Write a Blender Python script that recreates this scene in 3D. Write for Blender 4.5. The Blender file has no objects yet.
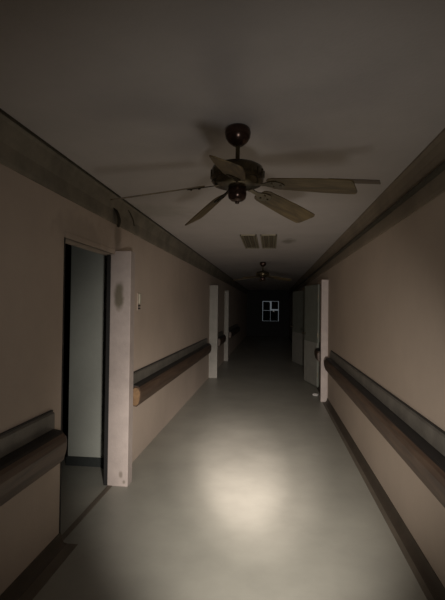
import bpy, bmesh, math, random
from mathutils import Vector, Matrix
random.seed(4)
C = bpy.context.scene.collection
SC = bpy.context.scene
PI = math.pi
XL, XR, H = -1.33, 0.91, 2.43
EYE = 1.52
Y0, Y1 = -1.6, 24.0

# ------------------------------------------------------------------ materials
def mat(name, col, rough=.7, var=.12, scale=3.0, col2=None, metal=0, bump=0.0, spec=.5, coat=0,
        stains_and_shade=(), mix2=.5, fine=60):
    m = bpy.data.materials.new(name); m.use_nodes = True
    nt = m.node_tree; n = nt.nodes; l = nt.links
    b = n['Principled BSDF']
    tc = n.new('ShaderNodeTexCoord')
    ns = n.new('ShaderNodeTexNoise'); ns.inputs['Scale'].default_value = scale; ns.inputs['Detail'].default_value = 7
    ns.inputs['Roughness'].default_value = .65
    l.new(tc.outputs['Object'], ns.inputs['Vector'])
    cr = n.new('ShaderNodeValToRGB'); cr.color_ramp.elements[0].position = .3; cr.color_ramp.elements[1].position = .7
    a = col2 if col2 else tuple(c*(1-2*var) for c in col)
    cr.color_ramp.elements[0].color = (*a, 1); cr.color_ramp.elements[1].color = (*col, 1)
    l.new(ns.outputs['Fac'], cr.inputs['Fac'])
    out = cr.outputs['Color']
    for (p, r, sc_, amt, scol) in stains_and_shade:       # stains with a place of their own, one painting shade over the door head
        mp = n.new('ShaderNodeMapping'); mp.vector_type = 'POINT'
        mp.inputs['Scale'].default_value = sc_
        mp.inputs['Location'].default_value = tuple(-p[i]*sc_[i] for i in range(3))
        l.new(tc.outputs['Object'], mp.inputs['Vector'])
        nn = n.new('ShaderNodeTexNoise'); nn.inputs['Scale'].default_value = 9; nn.inputs['Detail'].default_value = 4
        l.new(tc.outputs['Object'], nn.inputs['Vector'])
        ln = n.new('ShaderNodeVectorMath'); ln.operation = 'LENGTH'; l.new(mp.outputs['Vector'], ln.inputs[0])
        ad = n.new('ShaderNodeMath'); ad.operation = 'MULTIPLY_ADD'
        l.new(nn.outputs['Fac'], ad.inputs[0]); ad.inputs[1].default_value = r*1.2
        l.new(ln.outputs['Value'], ad.inputs[2])
        mr = n.new('ShaderNodeMapRange'); mr.interpolation_type = 'SMOOTHSTEP'
        mr.inputs['From Min'].default_value = r*.9; mr.inputs['From Max'].default_value = r*1.7
        mr.inputs['To Min'].default_value = amt; mr.inputs['To Max'].default_value = 0
        l.new(ad.outputs[0], mr.inputs['Value'])
        mx = n.new('ShaderNodeMix'); mx.data_type = 'RGBA'
        l.new(mr.outputs['Result'], mx.inputs['Factor']); l.new(out, mx.inputs['A'])
        mx.inputs['B'].default_value = (*scol, 1)
        out = mx.outputs['Result']
    l.new(out, b.inputs['Base Color'])
    b.inputs['Roughness'].default_value = rough; b.inputs['Metallic'].default_value = metal
    b.inputs['Specular IOR Level'].default_value = spec
    b.inputs['Coat Weight'].default_value = coat
    if bump:
        n2 = n.new('ShaderNodeTexNoise'); n2.inputs['Scale'].default_value = fine; n2.inputs['Detail'].default_value = 5
        l.new(tc.outputs['Object'], n2.inputs['Vector'])
        bp = n.new('ShaderNodeBump'); bp.inputs['Strength'].default_value = bump; bp.inputs['Distance'].default_value = .004
        l.new(n2.outputs['Fac'], bp.inputs['Height']); l.new(bp.outputs['Normal'], b.inputs['Normal'])
    return m

def wood(name, c1, c2, rough=.45, scale=(3, 40, 40), spec=.4):
    m = bpy.data.materials.new(name); m.use_nodes = True
    nt = m.node_tree; n = nt.nodes; l = nt.links; b = n['Principled BSDF']
    tc = n.new('ShaderNodeTexCoord'); mp = n.new('ShaderNodeMapping'); mp.inputs['Scale'].default_value = scale
    l.new(tc.outputs['Object'], mp.inputs['Vector'])
    ns = n.new('ShaderNodeTexNoise'); ns.inputs['Scale'].default_value = 1.0; ns.inputs['Detail'].default_value = 8
    ns.inputs['Distortion'].default_value = .6
    l.new(mp.outputs['Vector'], ns.inputs['Vector'])
    cr = n.new('ShaderNodeValToRGB'); cr.color_ramp.elements[0].position = .32; cr.color_ramp.elements[1].position = .68
    cr.color_ramp.elements[0].color = (*c1, 1); cr.color_ramp.elements[1].color = (*c2, 1)
    l.new(ns.outputs['Fac'], cr.inputs['Fac']); l.new(cr.outputs['Color'], b.inputs['Base Color'])
    b.inputs['Roughness'].default_value = rough; b.inputs['Specular IOR Level'].default_value = spec
    return m

M = {}
STN = (.07, .065, .04)
M['wall_l'] = mat('beige_wall_paint', (.47, .385, .315), .75, .07, 1.3, bump=.25, spec=.25,
                  stains_and_shade=[((XL, 3.75, 2.12), .10, (1, 1, .7), .45, (.13, .11, .07)),
                          ((XL, 3.1, 2.02), .22, (1, .4, 1.4), .3, (.13, .11, .08))])  # second one paints the shade band above the door head into the wall
M['wall_r'] = mat('tan_wall_paint', (.46, .375, .30), .7, .07, 1.1, bump=.2, spec=.3)
M['ceil'] = mat('grey_ceiling_paint', (.50, .46, .43), .85, .07, 1.6, bump=.3, spec=.2,
                stains_and_shade=[((.22, 6.2, H), .12, (1, .45, 1), .55, (.13, .12, .07)),
                        ((-1.1, 4.2, H), .4, (1, 1, 1), .25, (.2, .19, .14))])
M['floor'] = mat('grey_green_vinyl_floor', (.31, .30, .255), .42, .10, 1.7, bump=.12, spec=.4, fine=25)
M['border'] = mat('dark_brown_strip', (.15, .125, .095), .6, .15, 4, spec=.3)
M['base'] = mat('dark_brown_vinyl_base', (.075, .058, .042), .6, .15, 6, spec=.3)
M['basedark'] = mat('blue_black_vinyl_base', (.03, .034, .032), .6, .15, 6, spec=.3)
M['cornice'] = mat('grimy_green_border', (.24, .21, .16), .75, .2, 3.5, col2=(.125, .112, .085), bump=.3, spec=.2)
M['cornice_r'] = mat('grimy_brown_moulding', (.25, .205, .15), .7, .15, 2.5, bump=.2, spec=.2)
M['cornice_edge'] = mat('dark_moulding_line', (.05, .042, .025), .7, .2, 5)
M['post'] = mat('chipped_grey_white_paint', (.43, .365, .33), .6, .10, 7, bump=.4, spec=.35,
                stains_and_shade=[((-1.29, 3.69, 1.60), .05, (1, 1, .35), .85, (.10, .085, .05)),
                        ((-1.25, 3.69, .10), .02, (1, 1, .6), .6, (.12, .10, .07)),
                        ((-1.22, 3.69, .04), .015, (1, 1, .8), .6, (.10, .09, .06))])
M['post2'] = mat('grey_white_frame_paint', (.24, .225, .195), .6, .12, 6, bump=.3, spec=.35)
M['room'] = mat('pale_blue_green_paint', (.32, .33, .29), .7, .08, 2, bump=.2, spec=.3)
M['dark'] = mat('unlit_black_paint', (.012, .011, .01), .8, .1, 4)  # near black for unlit rooms and jamb gaps, shade put into the colour
M['door'] = mat('grey_green_door_paint', (.19, .20, .165), .55, .12, 4, bump=.2)
M['plate'] = mat('pale_door_panel', (.33, .32, .28), .45, .12, 6)
M['board'] = mat('grey_green_rail_board', (.17, .155, .13), .5, .22, 6, bump=.3)
M['railtop'] = mat('black_strip', (.015, .012, .01), .6, .2, 8)  # near black, for the rail's top line and shoulder strip
M['rail'] = wood('brown_handrail_wood', (.055, .034, .024), (.11, .07, .045), .5, (30, 2.5, 30))
M['lit_railend'] = wood('orange_lit_rail_end', (.13, .075, .035), (.22, .13, .06), .55, (30, 30, 30))  # warm lit tone painted into the one rail end facing the torch
M['bronze'] = mat('antique_bronze', (.09, .07, .038), .24, .25, 14, metal=.75)
M['copper'] = mat('dark_red_bronze', (.07, .04, .03), .25, .15, 10, metal=.7)
M['blade'] = wood('fan_blade_wood', (.06, .04, .018), (.15, .105, .046), .55, (6, 40, 40))
M['bladedark'] = wood('bare_plywood_strip', (.07, .05, .035), (.12, .09, .06), .7, (6, 40, 40))
M['vent'] = mat('rust_stained_vent_metal', (.27, .235, .15), .6, .25, 12)
M['ventslat'] = mat('rust_brown_slats', (.19, .155, .08), .6, .3, 14)
M['cream'] = mat('cream_plastic', (.36, .33, .25), .45, .1, 12)
M['black'] = mat('black_plastic', (.02, .016, .012), .4, .1, 12)
M['paper'] = mat('white_paper', (.78, .76, .72), .8, .06, 20)
M['metal'] = mat('tarnished_metal', (.2, .17, .12), .35, .2, 20, metal=.9)
M['board_dark'] = mat('weathered_dark_board', (.02, .02, .02), .8, .2, 6)
M['winframe'] = mat('old_white_window_paint', (.3, .3, .29), .6, .1, 8)
g = bpy.data.materials.new('window_glass'); g.use_nodes = True
gb = g.node_tree.nodes['Principled BSDF']; gb.inputs['Transmission Weight'].default_value = 1
gb.inputs['Roughness'].default_value = .02; gb.inputs['IOR'].default_value = 1.01
gb.inputs['Base Color'].default_value = (.9, .95, .95, 1); M['glass'] = g

# ------------------------------------------------------------------ mesh helpers
def box(bm, x0, x1, y0, y1, z0, z1, bev=0, mtx=None):
    r = bmesh.ops.create_cube(bm, size=1)
    vs = r['verts']
    for v in vs:
        v.co = Vector(((x0+x1)/2+v.co.x*(x1-x0), (y0+y1)/2+v.co.y*(y1-y0), (z0+z1)/2+v.co.z*(z1-z0)))
    if bev:
        es = list({e for v in vs for e in v.link_edges})
        rr = bmesh.ops.bevel(bm, geom=es, offset=bev, segments=2, affect='EDGES', profile=.5)
        vs = list({v for f in rr['faces'] for v in f.verts} | {v for v in vs if v.is_valid})
    if mtx is not None:
        for v in vs: v.co = mtx @ v.co
    return vs

def lathe(bm, prof, segs=32, c=(0, 0, 0)):
    rings = []
    for r, z in prof:
        if r < 1e-5:
            rings.append([bm.verts.new((c[0], c[1], c[2]+z))])
        else:
            rings.append([bm.verts.new((c[0]+r*math.cos(2*PI*k/segs), c[1]+r*math.sin(2*PI*k/segs), c[2]+z)) for k in range(segs)])
    for a, b in zip(rings, rings[1:]):
        for k in range(segs):
            k2 = (k+1) % segs
            if len(a) == 1 and len(b) == 1: continue
            if len(a) == 1: bm.faces.new((a[0], b[k], b[k2]))
            elif len(b) == 1: bm.faces.new((a[k], b[0], a[k2]))
            else: bm.faces.new((a[k], b[k], b[k2], a[k2]))
    bmesh.ops.recalc_face_normals(bm, faces=bm.faces)

def extr(bm, prof, y0, y1):
    """prof: closed list of (x,z), extruded along y"""
    a = [bm.verts.new((x, y0, z)) for x, z in prof]; b = [bm.verts.new((x, y1, z)) for x, z in prof]
    n = len(prof)
    for k in range(n):
        bm.faces.new((a[k], a[(k+1) % n], b[(k+1) % n], b[k]))
    bm.faces.new(a[::-1]); bm.faces.new(b)
    bmesh.ops.recalc_face_normals(bm, faces=bm.faces)

def obj(name, bm, m, parent=None, smooth=False, bevel=0, loc=None):
    me = bpy.data.meshes.new(name)
    if loc is not None:
        for v in bm.verts: v.co -= Vector(loc)
    bm.to_mesh(me); bm.free()
    o = bpy.data.objects.new(name, me); C.objects.link(o)
    me.materials.append(m)
    if loc is not None: o.location = loc
    if smooth:
        for p in me.polygons: p.use_smooth = True
    if bevel:
        bv = o.modifiers.new('bevel', 'BEVEL'); bv.width = bevel; bv.segments = 2; bv.limit_method = 'ANGLE'
    if smooth:
        try:
            me.set_sharp_from_angle(angle=math.radians(40))
        except Exception: pass
    if parent is not None:
        o.parent = parent
        if loc is not None: o.location = Vector(loc)-Vector(parent.location) if parent.type == 'MESH' else Vector(loc)
    return o

def boxobj(name, b, m, parent=None, bev=0):
    bm = bmesh.new(); box(bm, *b, bev=bev); return obj(name, bm, m, parent)
def struct(name, parts, m, bev=0):
    bm = bmesh.new()
    for b in parts: box(bm, *b, bev=bev)
    o = obj(name, bm, m); o['kind'] = 'structure'; return o
def empty(name, label, cat, loc=(0, 0, 0), rz=0, group=None, kind=None):
    o = bpy.data.objects.new(name, None); C.objects.link(o); o.location = loc; o.rotation_euler = (0, 0, rz)
    o.empty_display_size = .1
    if label: o['label'] = label
    if cat: o['category'] = cat
    if group: o['group'] = group
    if kind: o['kind'] = kind
    return o
def tag(o, label, cat, group=None):
    o['label'] = label; o['category'] = cat
    if group: o['group'] = group
    return o
def S(o, label, cat):                      # setting pieces carry label too
    o['label'] = label; o['category'] = cat; return o

# ------------------------------------------------------------------ shell
DT = 1.955           # door head height
T = .12
def wall_with_doors(name, x0, x1, ops, m, y0=Y0, y1=Y1):
    parts = []; y = y0
    for a, b in ops:
        parts.append((x0, x1, y, a, 0, H)); parts.append((x0, x1, a, b, DT, H)); y = b
    parts.append((x0, x1, y, y1, 0, H))
    o = struct(name, parts, m)
    return o
opsL = [(2.765, 4.12), (9.78, 10.62), (12.82, 13.6)]
opsR = [(8.72, 9.66), (11.55, 12.85)]
S(wall_with_doors('wall_left', XL-T, XL, opsL, M['wall_l']), 'long beige left corridor wall with the dark open doorway', 'wall')
S(wall_with_doors('wall_right', XR, XR+T, opsR, M['wall_r']), 'long tan right corridor wall above and below the handrail', 'wall')
S(struct('floor', [(-5.2, 2.5, Y0-.1, Y1+.1, -.1, 0)], M['floor']), 'worn grey green vinyl corridor floor with the torchlight on it', 'floor')
S(struct('ceiling', [(-5.2, 2.5, Y0-.1, Y1+.1, H, H+.1)], M['ceil']), 'dim grey plaster ceiling carrying the fans', 'ceiling')
struct('wall_rear', [(XL-T, XR+T, Y0-.1, Y0, 0, H)], M['wall_l'])
# far wall with window hole
wx0, wx1, wz0, wz1 = -.50, .36, .80, 1.86
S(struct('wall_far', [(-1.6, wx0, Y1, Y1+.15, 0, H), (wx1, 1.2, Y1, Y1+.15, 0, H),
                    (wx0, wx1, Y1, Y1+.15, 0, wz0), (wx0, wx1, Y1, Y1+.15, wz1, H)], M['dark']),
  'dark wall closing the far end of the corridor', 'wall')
# the side room on the left
S(struct('wall_room', [(-1.915, XL-T, 4.12, 4.24, 0, H)], M['room']), 'pale blue green wall seen through the open doorway', 'wall')
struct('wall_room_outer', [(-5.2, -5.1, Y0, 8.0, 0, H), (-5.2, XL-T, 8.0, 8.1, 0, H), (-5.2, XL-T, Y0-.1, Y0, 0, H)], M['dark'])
S(struct('baseboard_room', [(-1.93, XL-T, 4.105, 4.12, 0, .085)], M['basedark']), 'dark baseboard under the pale blue green wall', 'baseboard')
# rooms behind the right doors
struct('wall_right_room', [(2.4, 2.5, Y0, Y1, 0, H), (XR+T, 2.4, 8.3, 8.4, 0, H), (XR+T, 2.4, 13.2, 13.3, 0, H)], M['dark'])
# shallow recess closures behind the far left doorways
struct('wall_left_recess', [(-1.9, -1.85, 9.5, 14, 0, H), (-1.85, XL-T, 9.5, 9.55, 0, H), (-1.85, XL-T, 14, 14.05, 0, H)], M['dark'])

# baseboards with a coved foot
def cove(x, s, h=.07):
    return [(x, 0), (x, h), (x+s*.006, h), (x+s*.012, h-.015), (x+s*.014, .03), (x+s*.03, .008), (x+s*.05, .003), (x+s*.05, 0)]
def baseb(name, x, s, segs, label):
    bm = bmesh.new()
    for a, b in segs: extr(bm, cove(x, s), a, b)
    o = obj(name, bm, M['base'], smooth=True); o['kind'] = 'structure'; S(o, label, 'baseboard')
baseb('baseboard_left', XL, 1, [(Y0, 2.765)], 'dark brown coved baseboard below the nearest left wall')
baseb('baseboard_right', XR, -1, [(Y0, 7.78), (7.9, 8.72), (9.66, 11.55), (12.85, Y1)], 'dark brown coved baseboard along the right wall')
S(struct('trim_1', [(XL+.05, XL+.12, Y0, 2.765, 0, .003)], M['border']), 'dark brown floor strip along the nearest left wall', 'floor border')  # flat dark strips laid on the floor beside each wall
S(struct('trim_2', [(XR-.085, XR-.05, Y0, 7.78, 0, .003)], M['border']), 'dark brown floor strip along the right wall', 'floor border')
S(struct('trim_3', [(XL-.03, XL+.01, 2.765, 3.69, 0, .006)], M['border'], bev=.002), 'thin dark threshold strip across the open doorway', 'threshold')

# cornices
def corn(name, x, s, zb, m, label, mid=None):
    bm = bmesh.new()
    extr(bm, [(x, zb), (x+s*.012, zb), (x+s*.016, zb+.02), (x+s*.016, zb+.10), (x+s*.03, H-.075), (x+s*.045, H-.03), (x+s*.06, H-.012), (x+s*.06, H), (x, H)], Y0, Y1)
    o = obj(name, bm, m); o['kind'] = 'structure'; S(o, label, 'cornice')
    if mid:
        bm = bmesh.new(); extr(bm, [(x+s*.014, mid-.018), (x+s*.042, mid-.012), (x+s*.046, mid), (x+s*.04, mid+.012), (x+s*.014, mid+.018)], Y0, Y1)
        obj('moulding_bead', bm, M['cornice_edge'], o)
    return o
cl = corn('trim_4', XL, 1, 2.21, M['cornice'], 'grimy greenish border board between left wall and ceiling')
corn('trim_5', XR, -1, 2.15, M['cornice_r'], 'dark moulded border between right wall and ceiling', 2.27)
# dark joint where left border meets the ceiling
boxobj('joint_strip', (XL+.055, XL+.068, Y0, Y1, H-.014, H-.001), M['cornice_edge'], cl)
# peeling flaps on the left border
def flap(y, z0, z1, w, lean):
    bm = bmesh.new(); N = 7; rows = []
    for k in range(N):
        t = k/(N-1); z = z1+(z0-z1)*t; out = .02+.03*math.sin(t*PI*.8)
        ww = w*(1-.5*t)*(1+.15*math.sin(k*2.1))
        rows.append([bm.verts.new((XL+out, y+lean*t-ww/2, z)), bm.verts.new((XL+out+.006, y+lean*t+ww/2, z-.004))])
    for a, b in zip(rows, rows[1:]): bm.faces.new((a[0], a[1], b[1], b[0]))
    bmesh.ops.solidify(bm, geom=bm.faces[:], thickness=.003)
    return obj('peeling_flap', bm, M['cornice_edge'], cl, smooth=True)
flap(3.62, 2.18, 2.33, .10, .02)
flap(3.86, 2.27, 2.41, .035, .22)

# door post and head trim on the left
o = struct('trim_6', [(-1.365, -1.188, 3.69, 3.81, 0, 1.985)], M['post'], bev=.004)
S(o, 'chipped pale door post standing out from left wall at the open doorway', 'door post')
S(struct('trim_7', [(XL-.02, XL+.004, 2.765, 3.69, DT, DT+.04)], M['wall_l'], bev=.003), 'flat head trim above the open doorway', 'door frame')
struct('trim_8', [(XL-T, XL+.004, 2.765-.012, 2.765, 0, DT), (-1.40, -1.36, 3.70, 4.12, 0, DT)], M['dark'])  # black strips painting the shade at the doorway's two edges
struct('trim_12', [(-1.345, XL, 3.81, 4.12, 0, DT)], M['wall_l'])
def pier(n, x0, x1, y, label, m='post2', h=1.985, d=.12):
    S(struct('trim_%d' % n, [(x0, x1, y, y+d, 0, h)], M[m], bev=.004), label, 'door post')
pier(9, XL, -1.151, 9.56, 'grey door post on the left wall at the end of the long handrail')
pier(10, XL, -1.214, 12.63, 'grey door post on the left wall just past the short handrail')
pier(11, .80, XR, 7.45, 'pale door post on the right wall where the long handrail ends', 'post')

# ------------------------------------------------------------------ doors
def closed_door(n, y0, y1, label):
    r = empty('door_%d' % n, label, 'door', (XL-.09, y0, 0), kind='structure')
    boxobj('door_leaf', (0, .045, 0.004, y1-y0-.004, .006, DT-.004), M['door'], r, .003)
    bm = bmesh.new(); lathe(bm, [(0, 0), (.012, 0), (.012, .03), (.028, .04), (.03, .06), (.02, .072), (0, .075)], 20)
    for v in bm.verts: v.co = Vector((v.co.z+.045, v.co.x+y1-y0-.08, v.co.y+.98))
    obj('door_knob', bm, M['metal'], r, smooth=True)
closed_door(2, 9.78, 10.62, 'closed grey door in the left wall behind the first far post')
closed_door(3, 12.82, 13.6, 'closed grey door in the left wall behind the second far post')

def open_door(n, hx, hy, ex, ey, label):
    L = math.hypot(ex-hx, ey-hy); a = math.atan2(ey-hy, ex-hx)
    r = empty('door_%d' % n, label, 'door', (hx, hy, 0), a, kind='structure')
    boxobj('door_leaf', (0, L, -.022, .022, .012, DT+.02), M['door'], r, .003)
    boxobj('kick_panel', (.012, L-.012, .022, .028, .03, .85), M['plate'], r, .002)     # side that faces the corridor
    bm = bmesh.new()
    for s in (1,):
        lathe(bm, [(.026, 0), (.026, .006), (.011, .01), (.011, .035), (.026, .045), (.029, .06), (.02, .072), (0, .075)], 20)
    for v in bm.verts: v.co = Vector((v.co.x+L-.07, v.co.z+.022, v.co.y+1.0))
    obj('door_knob', bm, M['metal'], r, smooth=True)
    for z in (.25, 1.0, 1.75):
        bm = bmesh.new(); bmesh.ops.create_cone(bm, segments=12, radius1=.009, radius2=.009, depth=.09, cap_ends=True)
        for v in bm.verts: v.co += Vector((-.006, .022, z))
        obj('hinge', bm, M['metal'], r)
open_door(4, .895, 8.74, .70, 9.55, 'nearer of the two pale lower doors ajar on right side')
open_door(5, .895, 11.56, .60, 12.80, 'farther of the two pale lower doors ajar on right side')

# ------------------------------------------------------------------ handrails
def rail(x, s, y0, y1, label, group=None, lit_end=False):
    r = empty('handrail', label, 'handrail', (x, (y0+y1)/2, 0), 0, 'handrails along the corridor walls')
    hl = (y1-y0)/2
    bm = bmesh.new()
    extr(bm, [(0, .60), (0, .872), (s*.012, .872), (s*.024, .862), (s*.028, .60)], -hl, hl)
    obj('backing_board', bm, M['board'], r)
    boxobj('top_groove', (min(0, s*.014), max(0, s*.014), -hl, hl, .873, .881), M['railtop'], r)
    # body
    prof = [(.03, .745), (.055, .762), (.085, .758), (.105, .735), (.112, .70), (.108, .64), (.095, .59), (.07, .568), (.04, .572), (.03, .60)]
    n = len(prof)
    bm = bmesh.new()
    def ring(y, inset):
        cx, cz = .065, .665
        return [bm.verts.new((s*(cx+(px-cx)*inset), y, cz+(pz-cz)*inset)) for px, pz in prof]
    rs = [ring(-hl+.0, .86), ring(-hl+.02, 1.0), ring(hl-.02, 1), ring(hl, .86)]
    for a, b in zip(rs, rs[1:]):
        for k in range(n): bm.faces.new((a[k], a[(k+1) % n], b[(k+1) % n], b[k]))
    bm.faces.new(rs[0]); bm.faces.new(rs[-1][::-1]); bmesh.ops.recalc_face_normals(bm, faces=bm.faces)
    body = obj('rail_body', bm, M['rail'], r)
    body.data.materials.append(M['lit_railend'])
    for p in body.data.polygons:
        if lit_end and abs(p.normal.y) > .6 and p.center.y < 0: p.material_index = 1  # near end face takes the painted torchlit tone
    # black strip on the upper shoulder
    bm = bmesh.new()
    extr(bm, [(s*.028, .745), (s*.028, .772), (s*.055, .769), (s*.085, .763), (s*.092, .752), (s*.08, .756), (s*.055, .76)], -hl+.02, hl-.02)
    obj('shoulder_strip', bm, M['railtop'], r)
    # brackets every ~0.8 m
    k = max(1, int((y1-y0)/.9))
    for i in range(k):
        y = -hl+(i+.5)*(y1-y0)/k
        boxobj('bracket', (min(s*.026, s*.034), max(s*.026, s*.034), y-.02, y+.02, .61, .73), M['metal'], r)
    return r
rail(XL, 1, Y0+.05, 2.62, 'nearest handrail on the left wall, ending before the open doorway')
rail(XL, 1, 4.13, 9.15, 'long wood handrail on left wall beyond the open doorway', lit_end=True)
rail(XL, 1, 10.75, 12.1, 'short handrail on the left between the two far posts')
rail(XL, 1, 13.7, 17.5, 'farthest handrail on the left wall in the dark')
rail(XR, -1, Y0+.05, 7.0, 'long dark handrail running the length of the right wall')
rail(XR, -1, 8.05, 8.6, 'short handrail stub on the right just past the pale post')

# ------------------------------------------------------------------ ceiling fans
def fan(loc, rz, label, split=True, group=None):
    r = empty('ceiling_fan', label, 'ceiling fan', loc, 0, 'ceiling fans along the corridor')    # origin on the ceiling, z down
    bm = bmesh.new()
    lathe(bm, [(0, 0), (.050, 0), (.062, -.012), (.066, -.03), (.062, -.055), (.048, -.078), (.03, -.092), (.018, -.098), (0, -.098)], 36)
    obj('canopy', bm, M['copper'], r, smooth=True)
    bm = bmesh.new(); lathe(bm, [(.011, -.09), (.011, -.165), (.02, -.168), (.024, -.185), (0, -.186)], 20)
    obj('down_rod', bm, M['bronze'], r, smooth=True)
    bm = bmesh.new()
    lathe(bm, [(0, -.176), (.03, -.176), (.06, -.186), (.105, -.195), (.126, -.208), (.133, -.225), (.133, -.262), (.128, -.272), (.131, -.278),
               (.118, -.296), (.085, -.306), (.06, -.31), (0, -.31)], 48)
    mo = obj('motor_housing', bm, M['bronze'], r, smooth=True)
    for k in range(20):                         # ribs round the housing
        bm = bmesh.new(); box(bm, .129, .137, -.006, .006, -.262, -.226, .002, Matrix.Rotation(2*PI*k/20, 4, 'Z'))
        obj('housing_rib', bm, M['bronze'], mo)
    bm = bmesh.new()
    lathe(bm, [(0, -.306), (.04, -.306), (.046, -.315), (.047, -.345), (.043, -.362), (.03, -.374), (.012, -.379), (.01, -.388), (0, -.39)], 32)
    obj('switch_cup', bm, M['copper'], r, smooth=True)
    for k in range(5):
        a = rz+k*2*PI/5+(math.radians(4) if split and k == 3 else 0)
        Rz = Matrix.Rotation(a, 4, 'Z')
        droop = Matrix.Translation((.10, 0, -.30)) @ Matrix.Rotation(math.radians(DROOP[k] if split else 6), 4, 'Y')
        pitch = Matrix.Rotation(math.radians(PITCH[k] if split else -13), 4, 'X')
        Mx = Rz @ droop @ pitch
        # iron
        bm = bmesh.new()
        pts = [(-.03, .016), (.02, .011), (.05, .013), (.085, .03), (.12, .036), (.145, .022), (.155, 0)]
        pl = pts+[(x, -y) for x, y in pts[-2::-1]]
        lo = [bm.verts.new((x, y, -.004)) for x, y in pl]; hi = [bm.verts.new((x, y, .001)) for x, y in pl]
        n = len(pl); bm.faces.new(lo[::-1]); bm.faces.new(hi)
        for q in range(n): bm.faces.new((lo[q], lo[(q+1) % n], hi[(q+1) % n], hi[q]))
        for (sx, sy) in ((.095, .016), (.095, -.016), (.135, 0)):
            lathe(bm, [(0, -.009), (.004, -.008), (.006, -.004), (.006, -.001)], 10, (sx, sy, 0))
        bmesh.ops.recalc_face_normals(bm, faces=bm.faces)
        bm.transform(Mx)
        iron = obj('blade_bracket', bm, M['bronze'], r)
        # blade
        bm = bmesh.new()
        L0, L1 = .07, LEN[k]
        out = []
        for t in range(13):
            u = t/12; x = L0+(L1-L0)*u
            w = .052+.016*min(1, u*1.6)
            out.append((x, w))
        out[0] = (L0, .034); out.insert(1, (L0+.012, .047))
        out[-1] = (L1-.014, .066); out.append((L1-.003, .055)); out.append((L1, .045))
        pl = out+[(x, -y) for x, y in out[::-1]]
        lo = [bm.verts.new((x, y, .001)) for x, y in pl]; hi = [bm.verts.new((x, y, .007)) for x, y in pl]
        n = len(pl); bm.faces.new(lo[::-1]); bm.faces.new(hi)
        for q in range(n): bm.faces.new((lo[q], lo[(q+1) % n], hi[(q+1) % n], hi[q]))
        bmesh.ops.recalc_face_normals(bm, faces=bm.faces)
        me_o = obj('blade', bm, M['blade'], r)
        me_o.matrix_local = Mx
        if split and k == SPLITK:
            bm = bmesh.new()
            box(bm, .38, .60, -.062, -.028, .0075, .012, .001)
            st = obj('split_strip', bm, M['bladedark'], me_o)
            st['label'] = 'loose ply strip sticking out past the blade end'
    return r
DROOP = [10, 10, 11, 8, 9]
PITCH = [-13, -29, -13, -21, -13]
LEN = [.50, .50, .53, .50, .49]
SPLITK = 4
rz = math.radians(50)
fan((-.18, 2.254, H), rz, 'nearer ceiling fan with five drooping wood blades and bronze motor')
fan((-.187, 9.03, H), math.radians(20), 'farther dark ceiling fan beyond the two ceiling vents', False)

# ------------------------------------------------------------------ ceiling vents
def vent(x0, x1, y0, y1, label):
    r = empty('ceiling_vent', label, 'vent', ((x0+x1)/2, (y0+y1)/2, H), 0, 'ceiling vents between the fans')
    w, h = (x1-x0)/2, (y1-y0)/2
    boxobj('backing', (-w+.01, w-.01, -h+.01, h-.01, -.006, -.001), M['border'], r)
    bm = bmesh.new()
    for b in ((-w, w, -h, -h+.025), (-w, w, h-.025, h), (-w, -w+.02, -h, h), (w-.02, w, -h, h)):
        box(bm, *b, -.016, -.001, .002)
    obj('frame', bm, M['vent'], r)
    for k in range(5):
        x = -w+.02+(k+.5)*(2*w-.04)/5
        bm = bmesh.new(); box(bm, -.011, .011, -h+.025, h-.025, -.0015, .0015, 0, Matrix.Translation((x, 0, -.011)) @ Matrix.Rotation(.5, 4, 'Y'))
        obj('slat', bm, M['ventslat' if k % 2 else 'vent'], r)
vent(-.41, -.20, 5.6, 6.85, 'left one of the two rust stained ceiling vents')
vent(-.155, .055, 5.6, 6.85, 'right one of the two rust stained ceiling vents')

# ------------------------------------------------------------------ wall switch on the left wall
r = empty('call_switch', 'small pale wall switch with two dark buttons beyond the door post', 'switch', (XL, 4.375, 1.56))
boxobj('back_plate', (0, .006, -.034, .034, -.085, .09), M['wall_l'], r, .002)
boxobj('housing', (.006, .028, -.02, .02, -.02, .085), M['cream'], r, .006)
boxobj('side_shade', (.006, .018, .021, .03, -.02, .08), M['border'], r, .002)
for z in (-.038, -.066):
    bm = bmesh.new(); lathe(bm, [(.015, 0), (.015, .012), (.011, .018), (0, .02)], 16)
    for v in bm.verts: v.co = Vector((v.co.z+.006, v.co.x*1.25, v.co.y*.55+z))
    obj('button', bm, M['black'], r, smooth=True)

# ------------------------------------------------------------------ scrap of paper
bm = bmesh.new()
bmesh.ops.create_icosphere(bm, subdivisions=3, radius=1)
for v in bm.verts:
    k = 1+random.uniform(-.18, .18)
    v.co = Vector((v.co.x*.05*k, v.co.y*.09*k, v.co.z*.02*k))
zmin = min(v.co.z for v in bm.verts)
for v in bm.verts: v.co += Vector((.765, 7.96, -zmin))
tag(obj('paper_scrap', bm, M['paper'], loc=(.765, 7.96, 0)), 'small crumpled white scrap on floor at foot of the right post', 'paper scrap')

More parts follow.
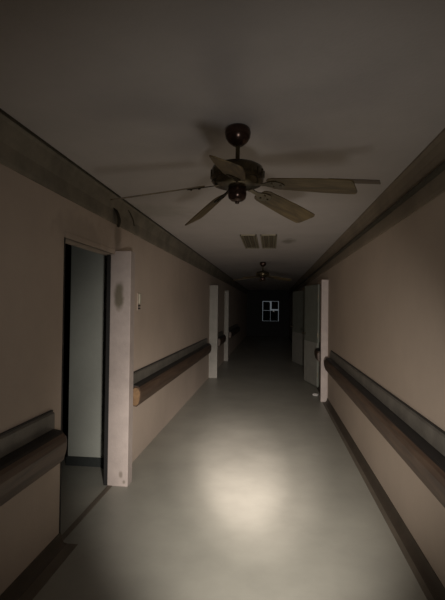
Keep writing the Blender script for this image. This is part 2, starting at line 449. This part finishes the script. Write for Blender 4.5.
# ------------------------------------------------------------------ far window, boarded from outside, night sky behind
w = empty('window_1', 'small boarded window glowing faintly at the far end of the corridor', 'window', (0, Y1, 0), kind='structure')
bm = bmesh.new()
for b in ((wx0-.05, wx0, wz0-.05, wz1+.05), (wx1, wx1+.05, wz0-.05, wz1+.05), (wx0, wx1, wz1, wz1+.05), (wx0, wx1, wz0-.05, wz0)):
    box(bm, b[0], b[1], -.02, .0, b[2], b[3], .004)
obj('window_frame', bm, M['dark'], w)
boxobj('pane', (wx0, wx1, .05, .056, wz0, wz1), M['glass'], w)
cx_, cz_ = -.07, 1.36
bd = [(wx0+.03, cx_-.03, cz_+.012, wz1-.03), (cx_+.05, wx1-.028, cz_+.075, wz1-.016),
      (wx0+.022, cx_-.012, wz0+.012, cz_-.004), (cx_+.0, wx1-.026, wz0+.01, cz_-.0)]
for a, b, c, d in bd:
    boxobj('board', (a, b, .085, .105, c, d), M['board_dark'], w, .003)

# ------------------------------------------------------------------ world: a dim night sky
W = bpy.data.worlds.new('night'); SC.world = W; W.use_nodes = True
W.node_tree.nodes['Background'].inputs['Color'].default_value = (.85, .9, 1, 1)
W.node_tree.nodes['Background'].inputs['Strength'].default_value = .11

# ------------------------------------------------------------------ the hand torch that lights the corridor
def spot(name, pos, aim, watts, ang, blend, rad=.03, col=(1, .93, .82)):
    l = bpy.data.lights.new(name, 'SPOT'); l.energy = watts; l.spot_size = math.radians(ang); l.spot_blend = blend
    l.shadow_soft_size = rad; l.color = col
    o = bpy.data.objects.new(name, l); C.objects.link(o); o.location = pos
    d = Vector(aim)-Vector(pos); o.rotation_euler = d.to_track_quat('-Z', 'Y').to_euler()
    return o
TP = (.18, .28, 1.14)
spot('torch_core', TP, (-.27, 4.25, 0), 2100, 14, 1, .05, (1, .88, .83))
spot('torch_ring', TP, (-.27, 4.8, 0), 1500, 24, 1, .05, (1, .89, .83))
spot('torch_bloom', TP, (-.25, 4.2, 0), 640, 46, 1, .06, (1, .93, .86))
spot('torch_halo', TP, (-.25, 7.0, .55), 460, 60, 1, .08, (1, .92, .85))
spot('torch_spill', TP, (-.1, 6.0, 1.7), 34, 112, 1, .10, (1, .96, .92))

# ------------------------------------------------------------------ camera
cam = bpy.data.cameras.new('camera'); co = bpy.data.objects.new('camera', cam); C.objects.link(co)
cam.sensor_fit = 'VERTICAL'; cam.sensor_height = 36; cam.lens = 27; cam.clip_start = .02; cam.clip_end = 200
f = 450.; yaw = math.atan(49.5/f); pit = math.atan(7*math.cos(yaw)/f); rol = math.radians(.7)
Mw = Matrix.Rotation(yaw, 4, 'Z') @ Matrix.Rotation(pit, 4, 'X') @ Matrix.Rotation(-rol, 4, 'Y') @ Matrix.Rotation(PI/2, 4, 'X')
Mw.translation = Vector((0, 0, EYE))
co.matrix_world = Mw
SC.camera = co
vs = SC.view_settings
vs.view_transform = 'Standard'; vs.look = 'None'; vs.gamma = 1; vs.exposure = 0; vs.use_curve_mapping = False
SC.cycles.max_bounces = 8
SC.cycles.use_denoising = True
